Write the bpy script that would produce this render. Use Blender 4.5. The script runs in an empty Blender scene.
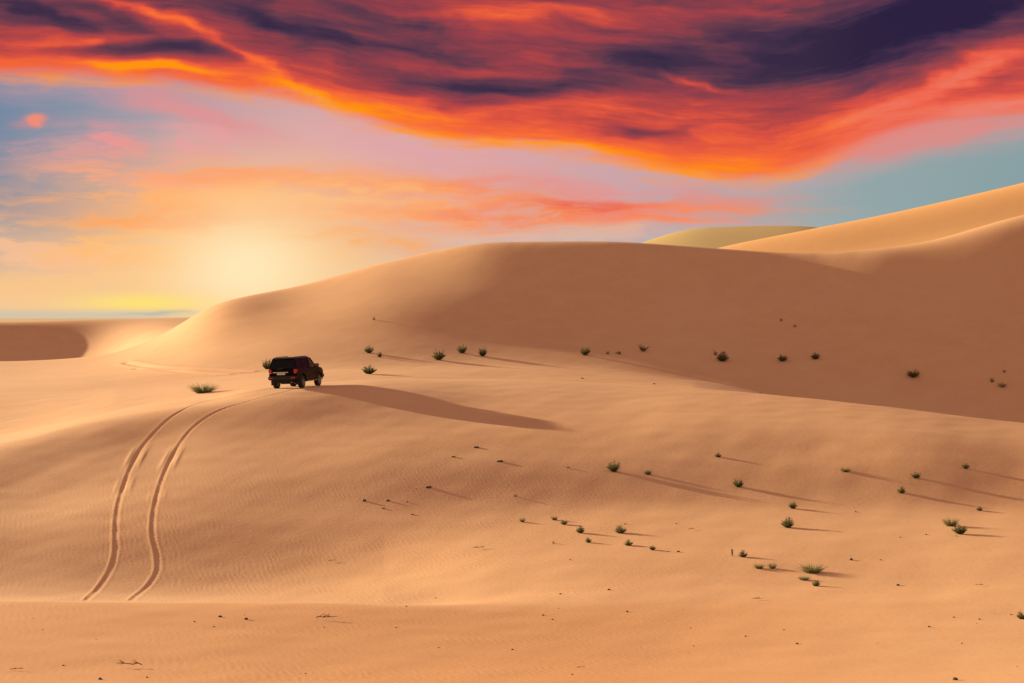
import bpy, bmesh, math, random
import numpy as np
from mathutils import Vector, Matrix, Quaternion

random.seed(7)
rng = np.random.default_rng(11)
SC = bpy.context.scene
COL = SC.collection

# ------------------------------------------------------------------ constants
F = 2000.0            # focal length in pixels of a 1024 px wide frame
HOR = 318.0           # image row of the horizon
CZ = 12.0             # eye height above the datum
EXP = 1.4
SKY = 0.1
SUN_EL, SUN_AZ = math.radians(9.5), math.radians(-48.0)
SUN_DIR = Vector((math.sin(SUN_AZ)*math.cos(SUN_EL), math.cos(SUN_AZ)*math.cos(SUN_EL), math.sin(SUN_EL)))

def lin(c):
    return tuple(((x/255)/12.92 if x/255 <= .04045 else ((x/255+.055)/1.055)**2.4) for x in c)

# ------------------------------------------------------------------ render / view
SC.render.engine = 'CYCLES'
vs = SC.view_settings
vs.view_transform = 'Standard'
try: vs.look = 'None'
except Exception: pass
vs.exposure = EXP
vs.gamma = 1.0
vs.use_curve_mapping = False
SC.cycles.max_bounces = 6

cam = bpy.data.cameras.new('camera')
cam.sensor_width = 36.0
cam.lens = 36.0*F/1024.0
cam.shift_y = (HOR-341.5)/1024.0
cam.clip_start = 0.1
cam.clip_end = 30000
camo = bpy.data.objects.new('camera', cam)
camo.location = (0, 0, CZ)
camo.rotation_euler = (math.radians(90), 0, 0)
COL.objects.link(camo)
SC.camera = camo

sun = bpy.data.lights.new('sun', 'SUN')
sun.energy = 4.6
sun.angle = math.radians(0.6)
sun.color = (1.0, .79, .48)
suno = bpy.data.objects.new('sun', sun)
suno.rotation_euler = (-SUN_DIR).to_track_quat('-Z', 'Y').to_euler()
suno.location = (-40, 60, 60)
COL.objects.link(suno)

# ------------------------------------------------------------------ node expressions
class X:
    nt = None
    def __init__(s, sock): s.s = sock
    @staticmethod
    def m(op, *a, clamp=False):
        n = X.nt.nodes.new('ShaderNodeMath'); n.operation = op; n.use_clamp = clamp
        for i, v in enumerate(a):
            if isinstance(v, X): X.nt.links.new(v.s, n.inputs[i])
            else: n.inputs[i].default_value = float(v)
        return X(n.outputs[0])
    def __add__(s, o): return X.m('ADD', s, o)
    __radd__ = __add__
    def __sub__(s, o): return X.m('SUBTRACT', s, o)
    def __rsub__(s, o): return X.m('SUBTRACT', o, s)
    def __mul__(s, o): return X.m('MULTIPLY', s, o)
    __rmul__ = __mul__
    def __truediv__(s, o): return X.m('DIVIDE', s, o)
    def __neg__(s): return X.m('MULTIPLY', s, -1)
def clamp01(a): return X.m('ADD', a, 0.0, clamp=True)
def sstep(a, lo, hi):
    n = X.nt.nodes.new('ShaderNodeMapRange'); n.interpolation_type = 'SMOOTHSTEP'
    X.nt.links.new(a.s, n.inputs['Value'])
    n.inputs['From Min'].default_value = lo; n.inputs['From Max'].default_value = hi
    n.inputs['To Min'].default_value = 0; n.inputs['To Max'].default_value = 1
    return X(n.outputs[0])
def falloff(a, lo, hi): return 1 - sstep(a, lo, hi)
def noise(x, y, z=0.0, detail=4, rough=.55, dist=0.0):
    c = X.nt.nodes.new('ShaderNodeCombineXYZ')
    for i, v in enumerate((x, y, z)):
        if isinstance(v, X): X.nt.links.new(v.s, c.inputs[i])
        else: c.inputs[i].default_value = v
    n = X.nt.nodes.new('ShaderNodeTexNoise'); n.noise_dimensions = '3D'
    X.nt.links.new(c.outputs[0], n.inputs['Vector'])
    n.inputs['Scale'].default_value = 1; n.inputs['Detail'].default_value = detail
    n.inputs['Roughness'].default_value = rough; n.inputs['Distortion'].default_value = dist
    return X(n.outputs[0])
def mixc(fac, a, b):
    n = X.nt.nodes.new('ShaderNodeMix'); n.data_type = 'RGBA'; n.clamp_factor = True
    if isinstance(fac, X): X.nt.links.new(fac.s, n.inputs['Factor'])
    else: n.inputs['Factor'].default_value = fac
    for nm, v in ((6, a), (7, b)):
        if isinstance(v, X): X.nt.links.new(v.s, n.inputs[nm])
        else: n.inputs[nm].default_value = (*v, 1)
    return X(n.outputs[2])
def ramp(fac, stops):
    n = X.nt.nodes.new('ShaderNodeValToRGB')
    e = n.color_ramp.elements
    while len(e) > 1: e.remove(e[-1])
    e[0].position = stops[0][0]; e[0].color = (*stops[0][1], 1)
    for p, c in stops[1:]:
        k = e.new(p); k.color = (*c, 1)
    X.nt.links.new(fac.s, n.inputs[0])
    return X(n.outputs[0])
def fcurve(fac, pts):
    n = X.nt.nodes.new('ShaderNodeFloatCurve')
    c = n.mapping.curves[0]
    c.points[0].location = pts[0]; c.points[1].location = pts[-1]
    for p in pts[1:-1]: c.points.new(*p)
    n.mapping.update()
    X.nt.links.new(fac.s, n.inputs['Value'])
    return X(n.outputs[0])

# ------------------------------------------------------------------ the sky
# coordinates (in 1/2000 radian) of a direction: azimuth from +Y, elevation above the horizon
def AE(u, v):
    return (F*math.atan((u-512)/F), F*math.atan2(HOR-v, math.hypot(F, u-512)))

def build_sky():
    w = bpy.data.worlds.new('World'); SC.world = w; w.use_nodes = True
    nt = w.node_tree; nt.nodes.clear(); X.nt = nt
    out = nt.nodes.new('ShaderNodeOutputWorld'); bg = nt.nodes.new('ShaderNodeBackground')
    bg.inputs['Strength'].default_value = SKY
    nt.links.new(bg.outputs[0], out.inputs[0])
    sk = nt.nodes.new('ShaderNodeTexSky'); sk.sky_type = 'NISHITA'; sk.sun_disc = False
    sk.sun_elevation = SUN_EL; sk.sun_rotation = SUN_AZ
    sk.dust_density = 3.0; sk.altitude = 100
    nis = X(sk.outputs[0])
    tc = nt.nodes.new('ShaderNodeTexCoord'); sp = nt.nodes.new('ShaderNodeSeparateXYZ')
    nt.links.new(tc.outputs['Generated'], sp.inputs[0])
    dx, dy, dz = (X(sp.outputs[i]) for i in range(3))
    A = X.m('ARCTAN2', dx, dy)*F
    E = X.m('ARCSINE', dz)*F
    K = 1.0/(2**EXP*SKY)
    def C(*c):
        return tuple(x*K for x in lin(c))
    # slow and fast warps, stretched along the horizon
    n1 = noise(A/150, E/55, 3.1, 3, .5) - .5
    n2 = noise(A/60, E/16, 7.7, 4, .55) - .5
    n3 = noise(A/38, E/30, 1.3, 3, .5) - .5
    Ew = E + n1*34 + n2*9
    Aw = A + n3*60 + n1*50
    def blob(u, v, su, sv, slope=0.0, warp=1.0, p=1.0):
        a0, e0 = AE(u, v)
        k = 1.0
        a = (Aw if warp else A) - a0
        e = (Ew if warp else E) - e0 + a*slope      # slope > 0 leans down to the right
        q = (a/(su*k)); r = (e/(sv*k))
        return X.m('EXPONENT', -(q*q + r*r)*p)
    def softblob(*a): return blob(*a, warp=0)
    # --- clear sky, bluish at the sides, pale towards the glow and the horizon
    a01 = clamp01((A+520)/1040)
    high = ramp(a01, [(0, C(108, 134, 162)), (.16, C(126, 148, 170)), (.3, C(184, 162, 172)), (.45, C(212, 168, 168)),
                      (.62, C(192, 168, 174)), (.8, C(148, 168, 170)), (1, C(136, 160, 164))])
    low = ramp(a01, [(0, C(244, 200, 148)), (.12, C(246, 204, 154)), (.28, C(253, 214, 150)), (.45, C(190, 192, 190)),
                     (.62, C(178, 186, 182)), (.8, C(168, 184, 178)), (1, C(160, 178, 176))])
    base = mixc(sstep(E, 8, 120), low, high)
    # --- yellow glow of the set sun
    g1 = softblob(238, 244, 165, 92)
    g2 = softblob(246, 268, 80, 52)
    g3 = softblob(330, 150, 160, 55)
    col = mixc(g3*.55, base, C(232, 176, 178))
    col = mixc(g1*.95, col, C(255, 196, 132))
    # --- veils and streaks under the bank
    soft = noise(Aw/85, Ew/13, 5.5, 5, .6)
    streak = sstep(soft, .38, .62)
    softer = .25 + streak*.85
    for (u, v, su, sv, sl, s, c) in [
        (60, 152, 95, 8, .12, .5, (232, 160, 150)),
        (104, 144, 26, 14, .05, .95, (232, 150, 150)),
        (43, 117, 10, 5, 0, 1.0, (240, 140, 120)),
        (200, 140, 40, 13, .1, .8, (230, 160, 160)),
        (20, 246, 50, 16, .3, .7, (250, 196, 165)),
        (95, 256, 50, 12, .1, .6, (250, 190, 150)),
        (185, 200, 100, 26, .0, 1.0, (255, 176, 108)),
        (150, 178, 75, 7, .03, .9, (253, 168, 132)),
        (290, 182, 120, 9, .05, 1.0, (254, 156, 100)),
        (440, 190, 95, 9, .02, 1.0, (250, 136, 84)),
        (420, 172, 90, 8, .0, .5, (228, 160, 150)),
        (180, 250, 120, 26, .06, .9, (255, 190, 118)), (330, 205, 100, 20, .0, .8, (254, 196, 130)),
        (355, 238, 60, 8, .1, 1.0, (253, 168, 86)), (150, 215, 90, 9, .05, .9, (253, 166, 100)),
        (430, 214, 110, 12, .0, .9, (252, 178, 124)),
        (560, 216, 120, 13, .0, 1.0, (250, 142, 84)),
        (640, 214, 75, 11, .02, 1.0, (246, 128, 88)),
        (610, 207, 60, 5, .03, .8, (232, 98, 78)),
        (690, 213, 46, 9, .0, .9, (248, 140, 96)),
        (590, 190, 100, 8, .05, .55, (224, 150, 150)),
        (735, 196, 50, 8, .05, .55, (226, 140, 120)),
        (760, 212, 45, 4, .0, .5, (222, 150, 125)),
        (560, 235, 110, 8, .0, .45, (226, 196, 172)),
        (80, 286, 120, 10, 0, .7, (252, 200, 136)),
    ]:
        col = mixc(clamp01(blob(u, v, su*1.15, sv*1.2, sl)*1.5*softer)*s, col, C(*c))
    # broken puffs left of the glow
    puff = noise(A/75 + n3*.5, Ew/30, 21.0, 3, .5)
    pm = sstep(puff, .5, .7)*softblob(95, 262, 130, 36)
    col = mixc(pm*.6, col, C(253, 196, 148))
    puff2 = sstep(noise(A/60, Ew/12, 33.0, 5, .6), .46, .66)
    col = mixc(puff2*softblob(150, 160, 130, 30)*.4, col, C(238, 166, 156))
    col = mixc(puff2*softblob(560, 195, 190, 34)*.6, col, C(228, 150, 146))
    col = mixc(g2*.95, col, C(255, 234, 186))
    col = mixc(clamp01(softblob(140, 303, 62, 9)*.8), col, C(255, 230, 112))
    col = mixc(clamp01(blob(150, 315, 36, 1.8)*.5), col, C(150, 158, 160))
    col = mixc(falloff(E, 3, 12)*falloff(A, -380, -270)*.5, col, C(172, 190, 186))
    # --- the great bank of cloud
    us = [-300, 0, 65, 120, 180, 240, 300, 370, 450, 512, 590, 650, 700, 740, 790, 835, 880, 930, 975, 1024, 1150, 1400]
    vsb = [60, 78, 80, 84, 88, 96, 106, 126, 143, 149, 160, 171, 179, 182, 178, 165, 147, 134, 128, 121, 105, 90]
    pts = []
    for u, v in zip(us, vsb):
        a, e = AE(u, v); pts.append((max(0, min(1, (a+700)/1400)), e/400))
    bnd = fcurve(clamp01((A+700)/1400), pts)*400
    T = E - bnd                                     # pixels above the lower edge
    Tq = E - bnd*.62 + n1*16 + n2*7
    fine = noise(A/80 , Tq/9, 2.2, 5, .6) - .5
    wisp = noise(A/125 + n3*.5, Tq/20 + n1*.9, 9.4, 6, .58) - .5
    big = noise(A/180 + n3*.4, Tq/38 + n2*.3, 4.6, 4, .5) - .5
    hair = noise(A/55, Tq/7, 41.0, 4, .65) - .5
    Tn = T + fine*30 + hair*18 + n1*16 + n3*8
    alpha = sstep(Tn, -10, 14)
    # pink veil hanging under the edge
    v1 = clamp01(blob(195, 112, 75, 12, .30)*1.2)
    v2 = clamp01(blob(925, 138, 85, 14, -.16)*1.5)
    v3 = clamp01(blob(400, 152, 110, 14, .12))
    veil = sstep(Tn, -34, 6)*.35
    col = mixc(veil, col, C(225, 158, 160))
    col = mixc(v1*.8, col, C(226, 146, 146))
    col = mixc(v3*.5, col, C(226, 160, 168))
    # heat: 1 lit from beneath .. 0 dark
    depth = fcurve(clamp01((A+700)/1400), [(0, .34), (.20, .36), (.3, .30), (.42, .42), (.5, .55), (.62, .62), (.72, .64), (.80, .5), (.9, .5), (1, .5)])*200
    heat = 1.02 - .62*X.m('POWER', clamp01(T/depth), .62)
    heat = heat + wisp*.70*sstep(T, 4, 50) + big*.42*sstep(T, 14, 60) + fine*.36 + hair*.10
    for (u, v, su, sv, sl, s) in [
        (75, 28, 85, 12, .28, -.28), (120, 22, 40, 8, .35, -.2), (30, 20, 60, 18, 0, -.14),
        (190, 52, 52, 9, .06, -.40), (95, 51, 40, 6, 0, -.25), (60, 42, 50, 6, -.1, .22), (100, 42, 30, 6, -.15, .28),
        (150, 12, 55, 6, .28, .4), (215, 42, 60, 9, .52, .22), (262, 70, 45, 9, .55, .14), (150, 71, 60, 5, .05, .4), (300, 95, 70, 8, .3, .2), (540, 147, 90, 6, .1, .22), (410, 112, 60, 6, .1, .2),
        (240, 8, 90, 10, .1, -.2), (300, 30, 70, 14, .4, -.25), (400, 45, 75, 16, .05, -.2), (380, 20, 70, 8, .1, -.1), (470, 18, 60, 8, .1, .28), (560, 12, 90, 10, .05, .3),
        (440, 78, 60, 10, .05, -.15), (500, 90, 70, 9, .05, -.3), (470, 104, 38, 5, .02, -.3), (395, 100, 70, 7, .12, .15),
        (630, 55, 60, 18, .0, -.2), (600, 85, 80, 8, .04, -.2), (640, 136, 30, 4, 0, -.3), (590, 60, 50, 5, .1, .2),
        (720, 28, 40, 10, .0, -.1), (760, 66, 130, 42, 0, -.16), (560, 70, 160, 22, 0, -.1), (700, 80, 35, 5, .3, .35), (730, 50, 40, 8, .25, .16), (760, 14, 50, 6, .1, .12),
        (890, 24, 120, 40, -.15, -.26), (870, 44, 95, 26, -.2, -.15), (940, 14, 90, 24, -.1, -.14), (800, 60, 80, 26, .1, -.10), (960, 8, 80, 20, 0, -.25), (720, 165, 60, 8, -.15, .06), (880, 110, 45, 10, -.35, .08),
        (970, 72, 50, 12, -.5, .3), (1010, 75, 28, 10, -.1, -.14), (985, 108, 60, 8, -.1, .2), (830, 95, 60, 18, -.1, .1)]:
        heat = heat + blob(u, v, su, sv, sl)*s
    # the lower edge of the middle burns yellow-orange, the right stays coral
    bank = ramp(clamp01(heat), [(0, C(56, 42, 68)), (.12, C(72, 49, 74)), (.28, C(106, 60, 76)), (.43, C(150, 64, 74)), (.58, C(184, 71, 69)),
                                (.7, C(222, 84, 64)), (.83, C(246, 104, 56)), (.95, C(255, 134, 26)), (1, C(255, 148, 16))])
    coral = ramp(clamp01(heat), [(0, C(44, 33, 64)), (.10, C(58, 42, 72)), (.26, C(98, 56, 78)), (.43, C(142, 66, 76)), (.58, C(190, 74, 72)),
                                 (.7, C(222, 84, 70)), (.83, C(240, 104, 78)), (1, C(236, 128, 110))])
    bank = mixc(sstep(A, 270, 380), bank, coral)
    col = mixc(alpha, col, bank)
    col = mixc(v2*.85*falloff(T, 2, 26), col, C(224, 138, 132))
    # cloud thins out overhead and behind the viewer into the open evening sky
    front = sstep(dy, -.2, .7)*falloff(E, 520, 1500)
    open_sky = mixc(.65, nis, C(214, 154, 124))
    fin = mixc(front, open_sky, col)
    nt.links.new(fin.s, bg.inputs['Color'])
    w.cycles.sampling_method = 'MANUAL'
    w.cycles.sample_map_resolution = 512
build_sky()

# ------------------------------------------------------------------ materials
def new_mat(name):
    m = bpy.data.materials.new(name); m.use_nodes = True
    nt = m.node_tree; b = nt.nodes['Principled BSDF']; X.nt = nt
    return m, nt, b

def simple(name, col, rough=.5, metal=0.0, coat=0.0, var=.12, scale=30.0):
    m, nt, b = new_mat(name)
    tc = nt.nodes.new('ShaderNodeTexCoord'); n = nt.nodes.new('ShaderNodeTexNoise')
    n.inputs['Scale'].default_value = scale; n.inputs['Detail'].default_value = 4
    nt.links.new(tc.outputs['Object'], n.inputs['Vector'])
    c = mixc(X(n.outputs[0]), tuple(x*(1-var) for x in col), tuple(min(1, x*(1+var)) for x in col))
    nt.links.new(c.s, b.inputs['Base Color'])
    b.inputs['Roughness'].default_value = rough; b.inputs['Metallic'].default_value = metal
    b.inputs['Coat Weight'].default_value = coat
    return m

def sand_material():
    m, nt, b = new_mat('sand')
    b.inputs['Roughness'].default_value = .95
    b.inputs['Specular IOR Level'].default_value = .15
    tc = nt.nodes.new('ShaderNodeTexCoord'); sp = nt.nodes.new('ShaderNodeSeparateXYZ')
    nt.links.new(tc.outputs['Object'], sp.inputs[0])
    x, y, z = (X(sp.outputs[i]) for i in range(3))
    l1 = noise(x/22, y/22, 0.0, 4, .5); l2 = noise(x/3, y/3, 4.0, 4, .6); l3 = noise(x*14, y*14, 9.0, 3, .7)
    c = mixc(sstep(l1, .3, .7), (.60, .36, .19), (.575, .325, .16))
    c = mixc(sstep(l2, .35, .75)*.5, c, (.64, .39, .205))
    c = mixc(sstep(l3, .45, .8)*.35, c, (.46, .25, .12))
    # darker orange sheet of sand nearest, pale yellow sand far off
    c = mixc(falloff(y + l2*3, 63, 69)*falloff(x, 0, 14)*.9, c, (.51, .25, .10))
    c = mixc(sstep(noise(x*5, y*4, 14.0, 3, .75), (.52), .78)*.45, c, (.40, .21, .095))
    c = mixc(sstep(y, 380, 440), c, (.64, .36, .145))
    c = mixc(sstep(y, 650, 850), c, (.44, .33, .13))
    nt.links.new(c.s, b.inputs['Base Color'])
    # wind ripples: wavy lines running away from the eye, strong in patches
    wob = noise(x*.55, y*.35, 0.0, 3, .5)*2.8 + noise(x*2.6, y*1.0, 6.0, 3, .6)*1.1
    ph = (x*.93 + y*.22)*(2*math.pi/.21) + wob*6.5
    rip = (X.m('SINE', ph)*.5 + .5)*sstep(noise(x*1.9, y*.9, 17.0, 3, .6), .34, .62)
    patch = sstep(noise(x/7, y/7, 12.0, 3, .55), .33, .62)
    leftw = falloff(x, -4, 22)*.75 + .25
    near = falloff(y, 82, 114)
    ripple = rip*patch*leftw*(near*.9 + .1)
    grain = noise(x*30, y*30, 2.0, 3, .7)
    lump = noise(x*3.2, y*2.4, 5.0, 4, .6)
    mid = noise(x*9, y*5, 8.0, 3, .65)
    hgt = ripple*.0027 + grain*.0022 + lump*.007 + mid*.0045
    bp = nt.nodes.new('ShaderNodeBump'); bp.inputs['Strength'].default_value = 1; bp.inputs['Distance'].default_value = 1
    nt.links.new(hgt.s, bp.inputs['Height']); nt.links.new(bp.outputs[0], b.inputs['Normal'])
    return m

# ------------------------------------------------------------------ terrain
def pchip(xk, yk, x):
    xk = np.asarray(xk, float); yk = np.asarray(yk, float); x = np.clip(x, xk[0], xk[-1])
    h = np.diff(xk); d = np.diff(yk)/h
    m = np.zeros_like(yk)
    w1 = 2*h[1:]+h[:-1]; w2 = h[1:]+2*h[:-1]
    same = d[1:]*d[:-1] > 0
    with np.errstate(divide='ignore', invalid='ignore'):
        hm = (w1+w2)/(w1/d[:-1]+w2/d[1:])
    m[1:-1] = np.where(same, hm, 0)
    m[0] = d[0]; m[-1] = d[-1]
    i = np.clip(np.searchsorted(xk, x)-1, 0, len(h)-1)
    t = (x-xk[i])/h[i]; hh = h[i]
    return ((2*t**3-3*t**2+1)*yk[i]+(t**3-2*t**2+t)*hh*m[i]+(-2*t**3+3*t**2)*yk[i+1]+(t**3-t**2)*hh*m[i+1])

def gsm(a, s, axis=0):
    k = int(4*s)+1; w = np.exp(-.5*(np.arange(-k, k+1)/s)**2); w /= w.sum()
    a = np.moveaxis(a, axis, 0)
    p = np.concatenate([np.repeat(a[:1], k, 0), a, np.repeat(a[-1:], k, 0)], 0)
    o = sum(w[i]*p[i:i+a.shape[0]] for i in range(2*k+1))
    return np.moveaxis(o, 0, axis)

def cubic_rows(zs, pos):                 # Catmull-Rom along axis 0 at fractional rows pos
    n = zs.shape[0]; i = np.clip(np.floor(pos).astype(int), 1, n-3); t = (pos-i)[:, None]
    p0, p1, p2, p3 = zs[i-1], zs[i], zs[i+1], zs[i+2]
    return p1+.5*t*(p2-p0+t*(2*p0-5*p1+4*p2-p3+t*(3*(p1-p2)+p3-p0)))

# control lines: image column -> (distance, image row of the sand there)
U_ = [-600, -250, 0, 100, 160, 215, 300, 400, 500, 600, 700, 800, 900, 1024, 1250, 1600]
LINES = [
 # near slope under the camera
 ([14]*16, [712]*16),
 ([24]*16, [683]*16),
 ([31]*16, [630]*6+[632, 634, 636, 638, 640, 640, 640, 640, 640, 640]),
 # near crest, soft at the right
 ([36]*16, [601, 602, 603, 603, 603, 603, 603, 605, 606, 607, 607, 606, 604, 603, 600, 600]),
 ([39]*16, [607, 607, 607, 607, 607, 607, 607, 605, 594, 588, 586, 586, 586, 584, 584, 584]),
 ([42.5]*16, [592, 592, 593, 593, 593, 593, 590, 580, 566, 560, 558, 558, 558, 556, 556, 556]),
 # long middle slope
 ([50]*16, [505, 507, 510, 506, 504, 504, 503, 502, 501, 501, 502, 502, 504, 506, 505, 500]),
 ([51, 52, 54, 57, 59, 60, 60, 61, 61, 62, 62, 63, 64, 66, 66, 66], [500, 492, 470, 450, 440, 434, 431, 428, 427, 427, 430, 436, 442, 448, 455, 455]),
 # crest carrying the car
 ([53, 54.5, 58.5, 63, 66, 67.5, 69.5, 73, 76, 78, 79, 80, 82, 84, 86, 86], [494, 482, 440, 415, 404, 397, 384.5, 380, 380, 383, 388, 398, 410, 424, 440, 440]),
 ([58, 60, 66, 71, 75, 76, 78, 83, 87, 88, 89, 90, 92, 94, 96, 96], [470, 458, 430, 410, 400, 393, 385, 384, 388, 391, 396, 408, 420, 434, 448, 448]),
 # valley floor
 ([95, 97, 100, 100, 100, 100, 101, 103, 105, 106, 106, 107, 108, 110, 112, 112], [392, 392, 391, 387, 383, 378, 372, 369, 366, 367, 372, 382, 388, 394, 400, 400]),
 ([128, 127, 126, 126, 125, 125, 124, 123, 122, 122, 122, 123, 124, 126, 128, 130], [377, 377, 376, 371, 362, 347, 337, 333, 340, 346, 349, 352, 352, 348, 340, 340]),
 ([141, 140, 140, 141, 142, 143, 143, 141, 138, 137, 137, 138, 140, 144, 148, 150], [370, 369, 368, 362, 348, 324, 307, 290, 284, 286, 289, 294, 292, 278, 255, 245]),
 # top of the great dune, running down to the low ridge at the left
 ([152, 151, 150, 152, 155, 160, 162, 160, 154, 152, 153, 155, 158, 164, 172, 176], [363, 362, 361, 355.5, 336, 303, 285.5, 258, 240.5, 240, 246, 252, 245, 213, 160, 140]),
 ([170, 170, 170, 172, 174, 178, 182, 182, 180, 180, 180, 184, 188, 194, 200, 205], [404, 403, 400, 380, 338, 322, 310, 292, 280, 280, 284, 288, 282, 262, 220, 210]),
 ([188, 188, 188, 188, 190, 196, 205, 210, 215, 218, 220, 222, 224, 228, 235, 240], [440, 438, 434, 414, 368, 335, 322, 315, 308, 304, 297, 285, 270, 250, 215, 205]),
 # far dark dune at the left, far lit dune at the right
 ([226, 226, 228, 230, 236, 250, 262, 262, 262, 262, 262, 262, 262, 262, 262, 262], [322, 322, 321.5, 319, 318, 317, 316, 310, 300, 290, 252, 231, 211, 182, 128, 110]),
 ([330]*16, [345, 345, 345, 342, 338, 332, 330, 326, 320, 315, 300, 285, 275, 262, 240, 230]),
 ([560]*16, [324, 324, 324, 324, 324, 324, 322, 316, 292, 256, 231, 229.5, 250, 270, 280, 290]),
 ([640]*16, [322, 322, 322, 322, 322, 322, 321, 316, 296, 262, 229, 227, 246, 270, 280, 290]),
 ([1100]*16, [320.5]*8+[316, 310, 300, 300, 306, 312, 318, 320]),
 ([3000]*16, [319.2]*16),
 ([9500]*16, [318.5]*16),
]
LINES[10:] = [
 ([172, 172, 172, 174, 175, 176, 176, 178, 182, 183, 182, 180, 179, 178, 178, 178], [392, 392, 391, 387, 383, 378, 372, 369, 367, 371, 382, 400, 422, 440, 450, 450]),
 ([222, 222, 222, 214, 206, 203, 201, 200, 200, 199, 199, 198, 197, 196, 196, 196], [377, 377, 376, 372, 364, 351, 340, 336, 340, 344, 345, 346, 346, 346, 346, 346]),
 ([246, 246, 246, 240, 226, 219, 222, 220, 217, 214, 213, 212, 210, 210, 210, 210], [370, 369, 368, 363, 350, 326, 310, 292, 285, 286, 288, 291, 290, 278, 260, 250]),
 ([268, 268, 267, 262, 247, 234, 240, 237, 230, 226, 224, 222, 219, 219, 219, 219], [363, 362, 361, 355.5, 336, 303, 285.5, 258, 240.5, 240, 246, 252, 245, 213, 170, 150]),
 ([300, 300, 300, 298, 270, 280, 300, 290, 275, 270, 270, 270, 275, 285, 295, 300], [410, 410, 408, 392, 362, 330, 310, 292, 280, 280, 284, 288, 282, 262, 230, 220]),
 ([340, 340, 340, 335, 305, 320, 365, 370, 375, 380, 385, 388, 392, 398, 405, 410], [400, 398, 396, 380, 335, 327, 325, 317, 310, 306, 300, 288, 272, 252, 220, 210]),
 ([374, 374, 374, 372, 352, 370, 408, 412, 416, 420, 424, 426, 430, 434, 438, 442], [362, 362, 361, 351, 328, 324, 321, 314, 305, 298, 280, 262, 244, 220, 178, 165]),
 ([402, 402, 402, 407, 418, 440, 462, 466, 466, 466, 466, 466, 466, 466, 466, 466], [322, 322, 321.5, 319, 318, 317, 316, 310, 300, 290, 252, 231, 211, 182, 128, 110]),
 ([590]*16, [345, 345, 345, 342, 338, 332, 330, 326, 320, 315, 300, 285, 275, 262, 240, 230]),
 ([1000]*16, [324, 324, 324, 324, 324, 324, 322, 316, 292, 256, 231, 229.5, 250, 270, 280, 290]),
 ([1140]*16, [322, 322, 322, 322, 322, 322, 321, 316, 296, 262, 229, 227, 246, 270, 280, 290]),
 ([1900]*16, [320.5]*8+[316, 310, 300, 300, 306, 312, 318, 320]),
 ([4500]*16, [319.2]*16),
 ([14000]*16, [318.4]*16),
]
for k in range(10): LINES[k] = ([r*1.78 for r in LINES[k][0]], LINES[k][1])
LINES[6] = (LINES[6][0], [530, 528, 527, 521, 518, 516, 514, 511, 511, 511, 511, 511, 512, 514, 514, 512])
LINES[7] = ([96, 97, 99, 106, 108, 108, 108, 108, 108, 108, 107, 107, 105, 103, 101, 100], [506, 500, 490, 454, 442, 434, 429, 425, 424, 423, 423, 424, 429, 441, 454, 456])
LINES[8] = ([110, 112, 116, 120, 122, 123, 125, 129, 132, 132, 130, 125, 119, 115, 112, 110], LINES[8][1])
LINES[9] = ([118, 122, 130, 132, 135, 136, 139, 147, 150, 150, 148, 144, 138, 134, 132, 130], LINES[9][1])
mid = ([92.5, 93, 94, 98, 98, 98, 98, 98, 98, 98, 98, 98, 97.5, 97, 96, 95], [518, 514, 509, 487, 480, 474, 467, 461, 460, 460, 460, 460, 460, 468, 478, 480])
pre = ([r*(.945 if 150 < u < 420 else .963) for r, u in zip(LINES[8][0], U_)], [v+(6.5 if 150 < u < 420 else 4.2) for v, u in zip(LINES[8][1], U_)])
c12, c13 = LINES[12], LINES[13]
fr = [.75]*7+[.8, .85, .86]+[.87]*6; fv = [.82]*7+[.84, .86, .87]+[.88]*6
LINES.insert(13, ([a+(b-a)*f for a, b, f in zip(c12[0], c13[0], fr)], [a+(b-a)*f for a, b, f in zip(c12[1], c13[1], fv)]))
LINES.insert(8, pre); LINES.insert(7, mid)
PX = np.arange(-600, 1601, 4.0)
Rk = []; Vk = []
for r_, v_ in LINES:
    Rk.append(gsm(pchip(U_, r_, PX), 5)); Vk.append(gsm(pchip(U_, v_, PX), 4.0))
Rk = np.array(Rk); Vk = np.array(Vk)                    # K x P
TH = np.arctan((PX-512)/F)
Zk = CZ-(Vk-HOR)/F*Rk*np.cos(TH)[None]
NL = 1500
LR = np.linspace(math.log(2), math.log(14000), NL)
ZL = np.zeros((NL, len(PX)))
for j in range(len(PX)):
    ZL[:, j] = pchip(np.concatenate([[2.0, 6.0], Rk[:, j]]), np.concatenate([[CZ-1.7, CZ-2.3], Zk[:, j]]), np.exp(LR))
ZL = gsm(ZL, 1.3, 0)

# polar grid
cpx = np.arange(-120, 1145, 1.3)
thc = np.arctan((cpx-512)/F)
left = np.linspace(-math.pi, thc[0], 110)[:-1]; right = np.linspace(thc[-1], math.pi, 110)[1:-1]
def ease(a, end):                          # finer close to the frame
    return a
TH_ALL = np.concatenate([left, thc, right])
def seg(a, b, s): return np.arange(a, b, s)
R_ALL = np.concatenate([np.geomspace(2, 36, 70)[:-1], seg(36, 64, .22), seg(64, 142, .15), seg(142, 190, .35), seg(190, 300, .55), seg(300, 500, 1.6), np.geomspace(500, 13800, 120)])
NR, NT = len(R_ALL), len(TH_ALL)
ZR = cubic_rows(ZL, (np.log(R_ALL)-LR[0])/(LR[1]-LR[0]))             # NR x P
pxa = np.where(np.abs(TH_ALL) < 1.3, 512+F*np.tan(np.clip(TH_ALL, -1.3, 1.3)), np.where(TH_ALL < 0, -600, 1600))
pxa = np.clip(pxa, -599, 1599)
ZK = cubic_rows(ZR.T.copy(), (pxa-PX[0])/4.0).T                       # NR x NT
RR, TT = np.meshgrid(R_ALL, TH_ALL, indexing='ij')
XX = RR*np.sin(TT); YY = RR*np.cos(TT)
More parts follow.
